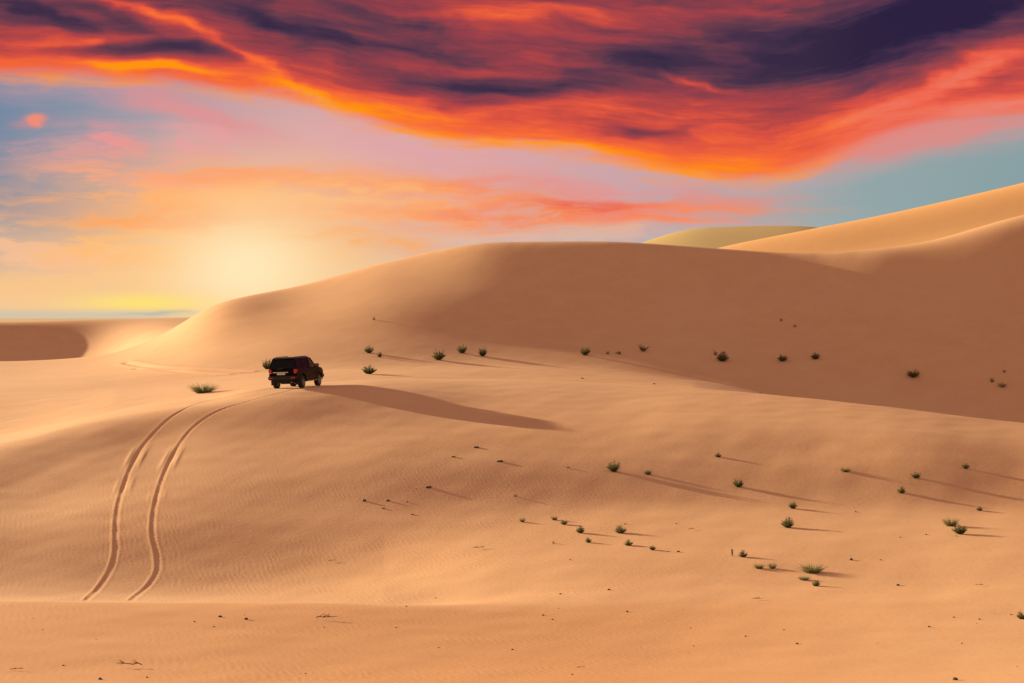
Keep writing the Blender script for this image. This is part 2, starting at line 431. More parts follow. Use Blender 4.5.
def waves(x, y, lam, amp, n, seed, aniso=1.0):
    g = np.random.default_rng(seed); o = np.zeros_like(x)
    for _ in range(n):
        a = g.uniform(0, math.pi*2); l = lam*g.uniform(.7, 1.5)
        o += np.sin((x*math.cos(a)+y*math.sin(a)*aniso)*2*math.pi/l+g.uniform(0, 6.28))
    return o*amp/math.sqrt(n/2)
gen = 5.0+waves(XX, YY, 90, 1.0, 8, 5)+waves(XX, YY, 230, 2.0, 6, 6)
gen = np.where(RR < 50, (CZ-1.8)*(1-RR/50)+gen*(RR/50), gen)
def ss(a, lo, hi):
    t = np.clip((a-lo)/(hi-lo), 0, 1); return t*t*(3-2*t)
wk = 1-ss(np.abs(TT), math.radians(24), math.radians(50))
farm = ss(RR, 1500, 4000)
gen = gen*(1-farm)+(CZ-2)*farm
ZZ = ZK*wk+gen*(1-wk)
fade = 1-ss(RR, 500, 1400)
ZZ += (waves(XX, YY, 38, .045, 12, 21)+waves(XX, YY, 7, .007, 14, 22)+waves(XX, YY, 2.3, .0035, 16, 23))*fade*ss(RR, 3, 12)*(1-.65*ss(RR, 165, 205))

IU0 = len(left); NU = len(cpx)
VV = HOR+F*(CZ-ZZ[:, IU0:IU0+NU])/YY[:, IU0:IU0+NU]                   # image row of every grid vertex in the frame
def hit(u, v):
    """first piece of sand a sight line through (u, v) meets"""
    j = int(np.clip(round((u-cpx[0])/1.3), 0, NU-1))
    col = VV[:, j]
    s = np.where((R_ALL > 36) & (col <= v))[0]
    i = s[0] if len(s) else NR-1
    i = max(i, 1); t = (col[i-1]-v)/max(1e-9, col[i-1]-col[i]); t = min(1, max(0, t))
    r = R_ALL[i-1]+t*(R_ALL[i]-R_ALL[i-1]); th = math.atan((u-512)/F)
    return Vector((r*math.sin(th), r*math.cos(th), ground_z(r*math.sin(th), r*math.cos(th))))
def ground_z(x, y):
    r = math.hypot(x, y); th = math.atan2(x, y)
    i = int(np.clip(np.searchsorted(R_ALL, r)-1, 0, NR-2)); j = int(np.clip(np.searchsorted(TH_ALL, th)-1, 0, NT-2))
    a = (r-R_ALL[i])/(R_ALL[i+1]-R_ALL[i]); b = (th-TH_ALL[j])/(TH_ALL[j+1]-TH_ALL[j])
    return float((ZZ[i, j]*(1-a)+ZZ[i+1, j]*a)*(1-b)+(ZZ[i, j+1]*(1-a)+ZZ[i+1, j+1]*a)*b)

CAR_YAW = math.radians(-14.5)
cp = hit(289.3, 388.6)                       # between the rear wheels
fw = Vector((math.sin(-CAR_YAW), math.cos(-CAR_YAW), 0)); rt = Vector((fw.y, -fw.x, 0))
ctr = Vector((cp.x, cp.y, 0))+fw*1.40
gz = lambda p: ground_z(p.x, p.y)
w = {(s, e): gz(ctr+rt*s*.8+fw*e*1.41) for s in (-1, 1) for e in (-1, 1)}
sl_f = ((w[1, 1]+w[-1, 1])-(w[1, -1]+w[-1, -1]))/2/2.82
sl_r = ((w[1, 1]+w[1, -1])-(w[-1, 1]+w[-1, -1]))/2/1.6
sl_f *= .30; sl_r *= .5
fwd = Vector((fw.x, fw.y, sl_f)).normalized(); rgt = Vector((rt.x, rt.y, sl_r)); up = rgt.cross(fwd).normalized(); rgt = fwd.cross(up)
zc = sum(w.values())/4
a_ = (XX-ctr.x)*fw.x+(YY-ctr.y)*fw.y; b_ = (XX-ctr.x)*rt.x+(YY-ctr.y)*rt.y
wt = 1-ss(np.hypot(a_*.85, b_), 1.9, 5.5)
ZZ += (zc+a_*sl_f+b_*sl_r-ZZ)*wt          # the sand is trodden level under the car
CAR_M = Matrix(((rgt.x, fwd.x, up.x, ctr.x), (rgt.y, fwd.y, up.y, ctr.y), (rgt.z, fwd.z, up.z, zc-.03), (0, 0, 0, 1)))
VV = HOR+F*(CZ-ZZ[:, IU0:IU0+NU])/YY[:, IU0:IU0+NU]

# tyre tracks pressed into the slope
def dense(poly, step=.15):
    P = [np.array(hit(u, v)[:2]) for u, v in poly]
    # smooth Catmull-Rom
    Q = [2*P[0]-P[1]]+P+[2*P[-1]-P[-2]]; o = []
    for i in range(1, len(Q)-2):
        n = max(2, int(np.linalg.norm(Q[i+1]-Q[i])/step))
        for k in range(n):
            t = k/n
            o.append(Q[i]+.5*t*(Q[i+1]-Q[i-1]+t*(2*Q[i-1]-5*Q[i]+4*Q[i+1]-Q[i+2]+t*(3*(Q[i]-Q[i+1])+Q[i+2]-Q[i-1]))))
    return np.array(o)
TR1 = [(85, 601.5), (91, 596), (103, 583), (112, 567), (116, 550), (116, 530), (118, 508), (124, 486), (133, 463), (143, 446), (156, 431), (170, 418), (187, 408), (207, 401), (232, 396), (258, 391), (277, 388)]
TR2 = [(130, 601.5), (138, 595), (151, 583), (158, 569), (157, 553), (153, 535), (154, 512), (159, 490), (166, 470), (176, 450), (188, 433), (204, 419), (223, 409), (246, 402), (268, 396), (288, 391), (300, 388)]
sel_r = np.where((R_ALL > 62) & (R_ALL < 145))[0]
sub = np.ix_(sel_r, np.arange(IU0, IU0+NU))
sx, sy = XX[sub], YY[sub]
dz = np.zeros_like(sx)
for ti, tr in enumerate((TR1, TR2)):
    D = dense(tr)
    best = np.full(sx.shape, 9.0); sgn = np.zeros(sx.shape); along = np.zeros(sx.shape)
    for k in range(len(D)-1):
        p = D[k]; t = D[k+1]-p; L = np.linalg.norm(t)+1e-9; t = t/L
        # only grid points close to this step
        r0 = math.hypot(*p); i0, i1 = np.searchsorted(R_ALL[sel_r], [r0-1.0, r0+1.0])
        th0 = math.atan2(p[0], p[1]); u0 = 512+F*math.tan(th0)
        j0, j1 = int(max(0, (u0-40-cpx[0])/1.3)), int(min(NU, (u0+40-cpx[0])/1.3))
        ax = sx[i0:i1, j0:j1]-p[0]; ay = sy[i0:i1, j0:j1]-p[1]
        q = np.clip(ax*t[0]+ay*t[1], 0, L); d = np.hypot(ax-q*t[0], ay-q*t[1]); s = ax*(-t[1])+ay*t[0]
        b = best[i0:i1, j0:j1]; m = d < b
        b[m] = d[m]; sgn[i0:i1, j0:j1][m] = np.sign(s[m]); along[i0:i1, j0:j1][m] = k*.15
    wob = .86+.14*np.sin(along*1.9+ti)*np.sin(along*.63+2*ti)
    rough_patch = np.exp(-((along-(31 if ti == 0 else 29.5))/2.2)**2)+(.7 if ti == 0 else .3)*np.exp(-((along-(24.5 if ti == 0 else 21))/1.6)**2)
    fadeend = ss(along, 0, 1.0)*(1-.25*ss(along, 38, 46))
    d = best
    rut = -(.014+.008*ss(along, 10, 24)+.012*ss(along, 34, 42)+.03*rough_patch)*np.exp(-(d/.085)**2)
    berm = .013*np.exp(-((d-.16)/.05)**2)*(1+.5*sgn)*wob+.03*rough_patch*np.exp(-((d-.34)/.10)**2)
    lug = .006*np.sin(along*2*math.pi/.42+sgn)*np.exp(-(d/.2)**4)
    dz += (rut*wob+berm+lug)*fadeend
ZZ[sub] += dz

# faint older tracks crossing the valley floor
def furrow(poly, depth, width):
    D = dense(poly, .4)
    sr = np.where((R_ALL > 142) & (R_ALL < 250))[0]; s_ = np.ix_(sr, np.arange(IU0, IU0+NU)); x, y = XX[s_], YY[s_]; o = np.full(x.shape, 9.0)
    for k in range(len(D)-1):
        p = D[k]; t = D[k+1]-p; L = np.linalg.norm(t)+1e-9; t /= L
        r0 = math.hypot(*p); i0, i1 = np.searchsorted(R_ALL[sr], [r0-3, r0+3]); u0 = 512+F*p[0]/p[1]
        j0, j1 = int(max(0, (u0-30-cpx[0])/1.3)), int(min(NU, (u0+30-cpx[0])/1.3))
        ax = x[i0:i1, j0:j1]-p[0]; ay = y[i0:i1, j0:j1]-p[1]; q = np.clip(ax*t[0]+ay*t[1], 0, L)
        o[i0:i1, j0:j1] = np.minimum(o[i0:i1, j0:j1], np.hypot(ax-q*t[0], ay-q*t[1]))
    ZZ[s_] += -depth*np.exp(-(o/width)**2)+depth*.5*np.exp(-((o-width*2)/width)**2)
furrow([(125, 363), (150, 367), (180, 369), (215, 370), (250, 372)], .12, .35)
furrow([(135, 369), (160, 370), (190, 373), (225, 375)], .10, .35)

me = bpy.data.meshes.new('ground')
nv = NR*NT+1
co = np.empty((nv, 3), np.float32)
co[:-1, 0] = XX.ravel(); co[:-1, 1] = YY.ravel(); co[:-1, 2] = ZZ.ravel()
co[-1] = (0, 0, CZ-1.7)
ii, jj = np.meshgrid(np.arange(NR-1), np.arange(NT), indexing='ij')
j2 = (jj+1) % NT
quads = np.stack([ii*NT+jj, ii*NT+j2, (ii+1)*NT+j2, (ii+1)*NT+jj], -1).reshape(-1, 4)
jf = np.arange(NT); tris = np.stack([np.full(NT, nv-1), (jf+1) % NT, jf], -1)
# orientation: theta grows clockwise seen from above, so flip the quads
quads = quads[:, ::-1]; tris = tris[:, ::-1]
nl = quads.size+tris.size
me.vertices.add(nv); me.vertices.foreach_set('co', co.ravel())
me.loops.add(nl); me.loops.foreach_set('vertex_index', np.concatenate([quads.ravel(), tris.ravel()]).astype(np.int32))
npoly = len(quads)+len(tris)
me.polygons.add(npoly)
ls = np.concatenate([np.arange(len(quads))*4, quads.size+np.arange(len(tris))*3]).astype(np.int32)
me.polygons.foreach_set('loop_start', ls)
me.polygons.foreach_set('use_smooth', np.ones(npoly, bool))
me.update(calc_edges=True); me.validate()
ground = bpy.data.objects.new('ground', me); COL.objects.link(ground)
ground['kind'] = 'structure'
ground['label'] = 'rolling orange sand dunes with ripples and two curving tyre tracks'
me.materials.append(sand_material())

# ------------------------------------------------------------------ mesh helpers
def link(name, bm, mats, parent=None, smooth=False, loc=None):
    mesh = bpy.data.meshes.new(name); bm.normal_update(); bm.to_mesh(mesh); bm.free()
    for m in (mats if isinstance(mats, (list, tuple)) else [mats]): mesh.materials.append(m)
    if smooth: mesh.polygons.foreach_set('use_smooth', [True]*len(mesh.polygons))
    o = bpy.data.objects.new(name, mesh); COL.objects.link(o)
    if parent: o.parent = parent
    if loc: o.location = loc
    return o
def tag(o, label=None, cat=None, group=None, kind=None):
    for k, v in (('label', label), ('category', cat), ('group', group), ('kind', kind)):
        if v: o[k] = v
    return o
def hexa(bm, bot, top):
    """solid from two matching quads"""
    b = [bm.verts.new(p) for p in bot]; t = [bm.verts.new(p) for p in top]
    fs = [bm.faces.new(b[::-1]), bm.faces.new(t)]
    for i in range(4): fs.append(bm.faces.new((b[i], b[(i+1) % 4], t[(i+1) % 4], t[i])))
    return fs
def box(bm, x0, x1, y0, y1, z0, z1):
    return hexa(bm, [(x0, y0, z0), (x1, y0, z0), (x1, y1, z0), (x0, y1, z0)], [(x0, y0, z1), (x1, y0, z1), (x1, y1, z1), (x0, y1, z1)])
def bevel(bm, w, seg=2):
    bmesh.ops.recalc_face_normals(bm, faces=bm.faces)
    es = [e for e in bm.edges if len(e.link_faces) == 2 and e.calc_face_angle(0) > .3]
    bmesh.ops.bevel(bm, geom=es, offset=w, segments=seg, affect='EDGES', clamp_overlap=True)
def bar(bm, a, b, wx, wy):
    a = Vector(a); b = Vector(b)
    q = lambda p: [(p.x-wx, p.y-wy, p.z), (p.x+wx, p.y-wy, p.z), (p.x+wx, p.y+wy, p.z), (p.x-wx, p.y+wy, p.z)]
    return hexa(bm, q(a), q(b))
def tube(bm, pts, rad, n=8):
    rings = []
    for i, p in enumerate(pts):
        p = Vector(p); d = (Vector(pts[min(i+1, len(pts)-1)])-Vector(pts[max(i-1, 0)])).normalized()
        s = d.cross(Vector((0, 0, 1)));  s = s if s.length > .05 else d.cross(Vector((1, 0, 0))); s.normalize(); t = s.cross(d)
        r = rad[i] if isinstance(rad, (list, tuple)) else rad
        rings.append([bm.verts.new(p+s*math.cos(2*math.pi*k/n)*r+t*math.sin(2*math.pi*k/n)*r) for k in range(n)])
    for a, b in zip(rings, rings[1:]):
        for k in range(n): bm.faces.new((a[k], a[(k+1) % n], b[(k+1) % n], b[k]))
    bm.faces.new(rings[0][::-1]); bm.faces.new(rings[-1])
def lathe_x(bm, prof, n=40):
    """profile (x, r) turned about the x axis, closed"""
    rings = [[bm.verts.new((x, r*math.cos(2*math.pi*k/n), r*math.sin(2*math.pi*k/n))) for k in range(n)] for x, r in prof]
    for a, b in zip(rings, rings[1:]+rings[:1]):
        for k in range(n): bm.faces.new((a[k], a[(k+1) % n], b[(k+1) % n], b[k]))

# ------------------------------------------------------------------ the car
def glass_material(name, tint, dark):
    m, nt, b = new_mat(name)
    out = [n for n in nt.nodes if n.type == 'OUTPUT_MATERIAL'][0]
    b.inputs['Base Color'].default_value = (.006, .006, .008, 1); b.inputs['Roughness'].default_value = .05; b.inputs['Specular IOR Level'].default_value = .2
    tr = nt.nodes.new('ShaderNodeBsdfTransparent'); tr.inputs[0].default_value = (*tint, 1)
    mx = nt.nodes.new('ShaderNodeMixShader'); mx.inputs[0].default_value = dark
    nt.links.new(tr.outputs[0], mx.inputs[1]); nt.links.new(b.outputs[0], mx.inputs[2]); nt.links.new(mx.outputs[0], out.inputs[0])
    return m
M_paint = simple('black_paint', (.003, .0012, .0015), .35, .0, .0)
M_plast = simple('black_plastic', (.009, .0085, .0085), .7)
M_paint.node_tree.nodes['Principled BSDF'].inputs['Specular IOR Level'].default_value = .09
M_roof = simple('roof_paint', (.02, .019, .02), .4, .0, .0)
M_rubber = simple('tyre_rubber', (.016, .015, .014), .85)
M_alloy = simple('alloy', (.30, .29, .28), .35, .9)
M_chrome = simple('bright_trim', (.62, .6, .58), .25, .9)
M_red = simple('red_lens', (.55, .010, .018), .25, 0, .3)
M_amber = simple('amber_lens', (.6, .16, .02), .2, 0, .6)
M_clear = simple('clear_lens', (.7, .7, .68), .12, 0, .6)
M_plate = simple('plate_white', (.62, .60, .56), .45)
M_seat = simple('seat_cloth', (.05, .045, .04), .9)
M_gdark = glass_material('dark_glass', (.10, .09, .09), .72)
M_glight = glass_material('light_glass', (.72, .72, .70), .30)

def build_car():
    root = bpy.data.objects.new('off_road_car', None); COL.objects.link(root); root.empty_display_size = .5
    tag(root, 'black four wheel drive car seen from behind, parked on the dune crest', 'car')
    RWY, FWY, WR, HW = -1.40, 1.42, .40, .92
    # body shell with open wheel arches
    prof = [(-2.34, .60), (-2.40, .72), (-2.41, 1.0), (-2.36, 1.20), (-2.30, 1.235)]
    prof += [(1.12, 1.225), (1.60, 1.195), (2.10, 1.13), (2.30, 1.02), (2.38, .85), (2.36, .62), (2.28, .52)]
    def arch(c):
        return [(c+.51*math.cos(a), WR+.02+.51*math.sin(a)) for a in [math.radians(d) for d in range(14, 167, 19)]]
    prof += [p for p in arch(FWY)] + [(FWY-.56, .46), (RWY+.56, .46)] + [p for p in arch(RWY)]
    bm = bmesh.new()
    L = [bm.verts.new((-HW, y, z)) for y, z in prof]; R = [bm.verts.new((HW, y, z)) for y, z in prof]
    n = len(prof)
    for i in range(n): bm.faces.new((L[i], L[(i+1) % n], R[(i+1) % n], R[i]))
    f1 = bm.faces.new(L[::-1]); f2 = bm.faces.new(R)
    # tumblehome towards the belt line and a plan taper at the nose
    for v in bm.verts:
        y, z = v.co.y, v.co.z
        k = 1-.035*max(0, (z-.85)/.38)-.09*max(0, (y-1.5)/.9)**1.6-.03*max(0, (-y-2.1)/.3)
        v.co.x *= k
    bevel(bm, .035, 3)
    bmesh.ops.triangulate(bm, faces=[f for f in bm.faces if len(f.verts) > 4])
    body = link('body', bm, M_paint, root)
    bm = bmesh.new()
    box(bm, -.60, .60, -2.1, 2.1, .36, .80)
    box(bm, -.30, .30, -2.05, -1.55, .30, .42)
    box(bm, -.78, .78, -1.2, 1.0, .42, .6)
    bevel(bm, .04, 1); link('chassis', bm, M_plast, root)
    # roof
    bm = bmesh.new()
    hexa(bm, [(-.735, -2.22, 1.80), (.735, -2.22, 1.80), (.72, .38, 1.80), (-.72, .38, 1.80)], [(-.66, -2.14, 1.885), (.66, -2.14, 1.885), (.64, .22, 1.885), (-.64, .22, 1.885)])
    bevel(bm, .03, 3); link('roof', bm, M_roof, root, True)
    # pillars: a, b, c, d on both sides
    zb, zt = 1.20, 1.815
    belt = lambda y: .885
    roofx = .70
    for s in (-1, 1):
        for (yb, yt, w) in ((1.10, .34, .045), (-.10, -.12, .055), (-1.22, -1.20, .075), (-2.29, -2.12, .075)):
            bm = bmesh.new(); bar(bm, (s*.868, yb, zb), (s*roofx, yt, zt), .03, w); bevel(bm, .012, 2); link('pillar', bm, M_paint, root)
    # panes
    def pane(name, q, mat):
        bm = bmesh.new(); vs_ = [Vector(p) for p in q]
        nrm = (vs_[1]-vs_[0]).cross(vs_[3]-vs_[0]).normalized()*.003
        hexa(bm, [p-nrm for p in vs_], [p+nrm for p in vs_])
        bmesh.ops.recalc_face_normals(bm, faces=bm.faces)
        return link(name, bm, mat, root)
    for s in (-1, 1):
        X0, X1 = s*.872, s*.708
        pane('side_window', [(X0, -.05, zb), (X0, 1.06, zb), (X1, .31, zt), (X1, -.07, zt)], M_glight)
        pane('side_window', [(X0, -1.15, zb), (X0, -.15, zb), (X1, -.17, zt), (X1, -1.13, zt)], M_gdark)
        pane('side_window', [(X0, -2.22, zb), (X0, -1.29, zb), (X1, -1.27, zt), (X1, -2.06, zt)], M_gdark)
    rw = pane('rear_window', [(-.84, -2.33, zb+.03), (.84, -2.33, zb+.03), (.675, -2.175, zt-.01), (-.675, -2.175, zt-.01)], M_gdark)
    pane('windscreen', [(-.84, 1.13, zb+.02), (.84, 1.13, zb+.02), (.675, .37, zt), (-.675, .37, zt)], M_glight)
    bm = bmesh.new(); tube(bm, [(.05, -2.37, 1.27), (.20, -2.365, 1.31), (.46, -2.335, 1.37)], .012, 6); box(bm, .01, .09, -2.40, -2.35, 1.24, 1.29)
    link('rear_wiper', bm, M_plast, root)
    # tailgate trim, plate, spoiler
    bm = bmesh.new(); box(bm, -.62, .36, -2.452, -2.405, .985, 1.035); bevel(bm, .01); link('tailgate_trim', bm, M_chrome, root)
    bm = bmesh.new(); box(bm, -.36, .16, -2.432, -2.405, .86, .975); bevel(bm, .006); link('number_plate', bm, M_plate, root)
    bm = bmesh.new(); hexa(bm, [(-.66, -2.34, 1.815), (.66, -2.34, 1.815), (.66, -2.12, 1.845), (-.66, -2.12, 1.845)], [(-.64, -2.33, 1.845), (.64, -2.33, 1.845), (.64, -2.10, 1.90), (-.64, -2.10, 1.90)])
    bevel(bm, .012); link('spoiler', bm, M_paint, root)
    # bumpers
    bm = bmesh.new(); box(bm, -.90, .90, -2.56, -2.30, .56, .80); bevel(bm, .05, 3); bp = link('rear_bumper', bm, M_plast, root)
    for s in (-1, 1):
        bm = bmesh.new(); box(bm, s*.70-.13, s*.70+.13, -2.575, -2.55, .66, .72); bevel(bm, .008); link('reflector', bm, M_red, bp)
    bm = bmesh.new(); box(bm, -.86, .86, 2.26, 2.50, .50, .78); bevel(bm, .06, 3); link('front_bumper', bm, M_plast, root)
    bm = bmesh.new(); box(bm, -.45, .45, 2.36, 2.405, .84, 1.02); bevel(bm, .02); link('grille', bm, M_plast, root)
    # lamps
    for s in (-1, 1):
        bm = bmesh.new()
        box(bm, s*.80-.095, s*.80+.095, -2.445, -2.28, .99, 1.20); bevel(bm, .025, 2); tl = link('tail_light', bm, M_red, root)
        bm = bmesh.new(); box(bm, s*.80-.085, s*.80+.085, -2.449, -2.43, .955, .99); bevel(bm, .006); link('reversing_lamp', bm, M_clear if s < 0 else M_amber, tl)
        bm = bmesh.new(); box(bm, s*.66-.12, s*.66+.12, 2.20, 2.375, .86, 1.04); bevel(bm, .03, 2); link('headlight', bm, M_clear, root)
        # mirror
        bm = bmesh.new(); tube(bm, [(s*.86, .86, 1.25), (s*1.0, .84, 1.29)], .02, 6); hexa(bm, [(s*1.0-.10, .78, 1.22), (s*1.0+.10, .78, 1.22), (s*1.0+.10, .92, 1.24), (s*1.0-.10, .92, 1.24)], [(s*1.0-.10, .79, 1.43), (s*1.0+.10, .79, 1.43), (s*1.0+.09, .90, 1.41), (s*1.0-.09, .90, 1.41)])
        mr = link('wing_mirror', bm, M_paint, root)
        bm = bmesh.new(); box(bm, s*1.0-.085, s*1.0+.085, .768, .778, 1.245, 1.405); link('mirror_glass', bm, M_chrome, mr)
        # rail, step, handles, mud flap
        bm = bmesh.new(); tube(bm, [(s*.60, -1.95, 1.88), (s*.60, -1.85, 1.915), (s*.60, .0, 1.915), (s*.60, .10, 1.885)], .018, 8); link('roof_rail', bm, M_plast, root)
        bm = bmesh.new(); box(bm, s*.94-.07, s*.94+.07, -.84, .86, .40, .45); bevel(bm, .015); link('side_step', bm, M_alloy, root)
        for y in (.12, -1.0):
            bm = bmesh.new(); box(bm, s*.915-.02, s*.915+.02, y-.12, y+.08, 1.02, 1.055); bevel(bm, .008); link('door_handle', bm, M_paint, root)
        for c in (RWY, FWY):       # flared arch
            bm = bmesh.new(); ins, outs = [], []
            for d in range(0, 181, 12):
                a = math.radians(d); ca, sa = math.cos(a), math.sin(a)
                ins.append([(s*.88, c+.50*ca, WR+.02+.50*sa), (s*.955, c+.50*ca, WR+.02+.50*sa)])
                outs.append([(s*.88, c+.57*ca, WR+.02+.57*sa), (s*.935, c+.565*ca, WR+.02+.565*sa)])
            V = [[bm.verts.new(p) for p in (i[0], i[1], o[1], o[0])] for i, o in zip(ins, outs)]
            for a, b in zip(V, V[1:]):
                for k in range(4): bm.faces.new((a[k], a[(k+1) % 4], b[(k+1) % 4], b[k]))
            bm.faces.new(V[0]); bm.faces.new(V[-1][::-1]); bmesh.ops.recalc_face_normals(bm, faces=bm.faces)
            link('wheel_arch', bm, M_plast, root)
        bm = bmesh.new(); box(bm, s*.80-.12, s*.80+.12, RWY-.58, RWY-.565, .24, .60); link('mud_flap', bm, M_plast, root)
    # wheels
    tm = None
    for s in (-1, 1):
        for y in (RWY, FWY):
            w = bpy.data.objects.new('wheel', None); COL.objects.link(w); w.parent = root; w.location = (s*.80, y, WR)
            if s < 0: w.rotation_euler = (0, 0, math.pi)
            if tm is None:
                bm = bmesh.new(); prof = [(-.125, .24), (-.13, .33), (-.105, .385), (-.06, .40), (.06, .40), (.105, .385), (.13, .33), (.125, .24)]
                lathe_x(bm, prof, 48)
                for f in list(bm.faces):      # tread blocks
                    c = f.calc_center_median()
                bmesh.ops.recalc_face_normals(bm, faces=bm.faces)
                ty = link('tyre', bm, M_rubber, w, True)
                for k in range(1): pass
                bm = bmesh.new(); lathe_x(bm, [(-.11, .19), (-.11, .24), (.11, .243), (.118, .225), (.10, .205), (.03, .195)], 40)
                for k in range(6):
                    a = 2*math.pi*k/6; d = Vector((0, math.cos(a), math.sin(a))); t = Vector((0, -math.sin(a), math.cos(a)))
                    hexa(bm, [d*.05-t*.035+Vector((.06, 0, 0)), d*.05+t*.035+Vector((.06, 0, 0)), d*.05+t*.03+Vector((.1, 0, 0)), d*.05-t*.03+Vector((.1, 0, 0))],
                         [d*.21-t*.028+Vector((.05, 0, 0)), d*.21+t*.028+Vector((.05, 0, 0)), d*.21+t*.024+Vector((.092, 0, 0)), d*.21-t*.024+Vector((.092, 0, 0))])
                lathe_x(bm, [(.04, .01), (.04, .07), (.108, .06), (.112, .01)], 20)
                bmesh.ops.recalc_face_normals(bm, faces=bm.faces)
                ri = link('rim', bm, M_alloy, w)
                tm = (ty, ri)
            else:
                for src in tm:
                    c = src.copy(); COL.objects.link(c); c.parent = w
    # cabin
    for x in (-.42, .42):
        bm = bmesh.new(); box(bm, x-.24, x+.24, -.10, .05, 1.15, 1.42); box(bm, x-.12, x+.12, -.08, .02, 1.46, 1.64); bar(bm, (x-.06, -.03, 1.40), (x-.06, -.03, 1.48), .01, .01); bar(bm, (x+.06, -.03, 1.40), (x+.06, -.03, 1.48), .01, .01)
        bevel(bm, .02, 2); link('front_seat', bm, M_seat, root)
    bm = bmesh.new(); box(bm, -.72, .72, -1.15, -1.0, 1.15, 1.42)
    for x in (-.45, 0, .45): box(bm, x-.12, x+.12, -1.13, -1.03, 1.44, 1.60)
    bevel(bm, .02, 2); link('rear_seat', bm, M_seat, root)
    bm = bmesh.new(); lathe_x(bm, [(-.015, .17), (0, .155), (.015, .17), (0, .185)], 24)
    bmesh.ops.transform(bm, matrix=Matrix.Translation((-.42, .62, 1.26)) @ Matrix.Rotation(math.radians(75), 4, 'Z'), verts=bm.verts); link('steering_wheel', bm, M_plast, root)
    bm = bmesh.new(); tube(bm, [(.55, -2.0, .42), (.55, -2.45, .42)], .035, 10); link('exhaust_pipe', bm, M_alloy, root)
    return root

car = build_car()
car.matrix_world = CAR_M

# ------------------------------------------------------------------ shrubs
def leaf_material(name, c1, c2, c3):
    m, nt, b = new_mat(name)
    oi = nt.nodes.new('ShaderNodeObjectInfo'); gm = nt.nodes.new('ShaderNodeNewGeometry')
    r = X(gm.outputs['Random Per Island'])
    c = ramp(r, [(0, c1), (.55, c2), (.85, c2), (1, c3)])
    v = X(oi.outputs['Random'])*.35
    c = mixc(v, c, c3)
    nt.links.new(c.s, b.inputs['Base Color']); b.inputs['Roughness'].default_value = .7
    out = [n for n in nt.nodes if n.type == 'OUTPUT_MATERIAL'][0]
    tr = nt.nodes.new('ShaderNodeBsdfTranslucent'); nt.links.new(c.s, tr.inputs[0])
    mx = nt.nodes.new('ShaderNodeMixShader'); mx.inputs[0].default_value = .3
    nt.links.new(b.outputs[0], mx.inputs[1]); nt.links.new(tr.outputs[0], mx.inputs[2]); nt.links.new(mx.outputs[0], out.inputs[0])
    return m
M_leaf = leaf_material('shrub_green', (.065, .08, .024), (.115, .125, .04), (.23, .20, .085))
M_straw = leaf_material('straw_green', (.10, .11, .03), (.17, .16, .05), (.30, .24, .10))
M_twig = simple('twig_bark', (.075, .045, .025), .9)
M_stone = simple('stone', (.10, .058, .036), .9)

def blade(bm, p, d, L, w, bend, mi):
    d = d.normalized(); side = d.cross(Vector((0, 0, 1)))
    side = side.normalized() if side.length > .01 else Vector((1, 0, 0))
    side = (Quaternion(d, random.uniform(0, 3.14)) @ side)
    prev = None; q = Vector(p)
    for k, (t, ww) in enumerate(((0, .8), (.4, 1), (.75, .7), (1, .12))):
        pos = q+d*L*t+Vector((d.x, d.y, 0))*bend*L*t*t-Vector((0, 0, 1))*bend*.5*L*t*t
        a = bm.verts.new(pos-side*w*ww*.5); b = bm.verts.new(pos+side*w*ww*.5)
        if prev:
            f = bm.faces.new((prev[0], prev[1], b, a)); f.material_index = mi
        prev = (a, b)

def shrub_mesh(kind, seed):
    """unit shrub: about 1 m across and tall; kind round / grassy / twiggy"""
    random.seed(seed); bm = bmesh.new()
    if kind == 'grassy':
        for _ in range(420):
            a = random.uniform(0, 6.283); r = .34*math.sqrt(random.random())
            lean = (.25+1.0*r/.34)*random.uniform(.3, 1.0)
            blade(bm, (r*math.cos(a), r*math.sin(a), -.03), Vector((math.cos(a)*lean, math.sin(a)*lean, 1)), random.uniform(.4, 1.05), .016, random.uniform(.05, .5), 1 if random.random() < .30 else 0)
    else:
        nst = 60 if kind == 'round' else 26
        for _ in range(nst):
            a = random.uniform(0, 6.283); lean = 1.7*random.random()**.8; L = random.uniform(.5, .95)*(1-.16*lean)
            d = Vector((math.cos(a)*lean, math.sin(a)*lean, 1)).normalized()
            pts = [Vector((.06*math.cos(a), .06*math.sin(a), -.05))]
            for k in range(1, 4): pts.append(pts[0]+d*L*k/3+Vector((random.uniform(-.04, .04), random.uniform(-.04, .04), 0)))
            tube(bm, pts, [.014, .011, .008, .004], 4)
            for f in bm.faces[-0:] if False else []: pass
            for _k in range(26 if kind == 'round' else 12):
                t = random.uniform(.12, 1.0); p = pts[0]+d*L*t
                dd = (d+Vector((random.uniform(-1, 1), random.uniform(-1, 1), random.uniform(-.2, .9)))*.8)
                blade(bm, p, dd, random.uniform(.10, .24), .022, random.uniform(0, .4), 1 if random.random() < .22 else 0)
        for f in bm.faces:
            if len(f.verts) == 4 and f.calc_area() < 0: pass
    mesh = bpy.data.meshes.new('desert_shrub'); bm.to_mesh(mesh); bm.free()
    mesh.materials.append(M_leaf); mesh.materials.append(M_straw)
    return mesh
PROTO = {}
for i in range(4):
    PROTO['round', i] = shrub_mesh('round', 100+i); PROTO['grassy', i] = shrub_mesh('grassy', 200+i)
    PROTO['twiggy', i] = shrub_mesh('twiggy', 300+i)

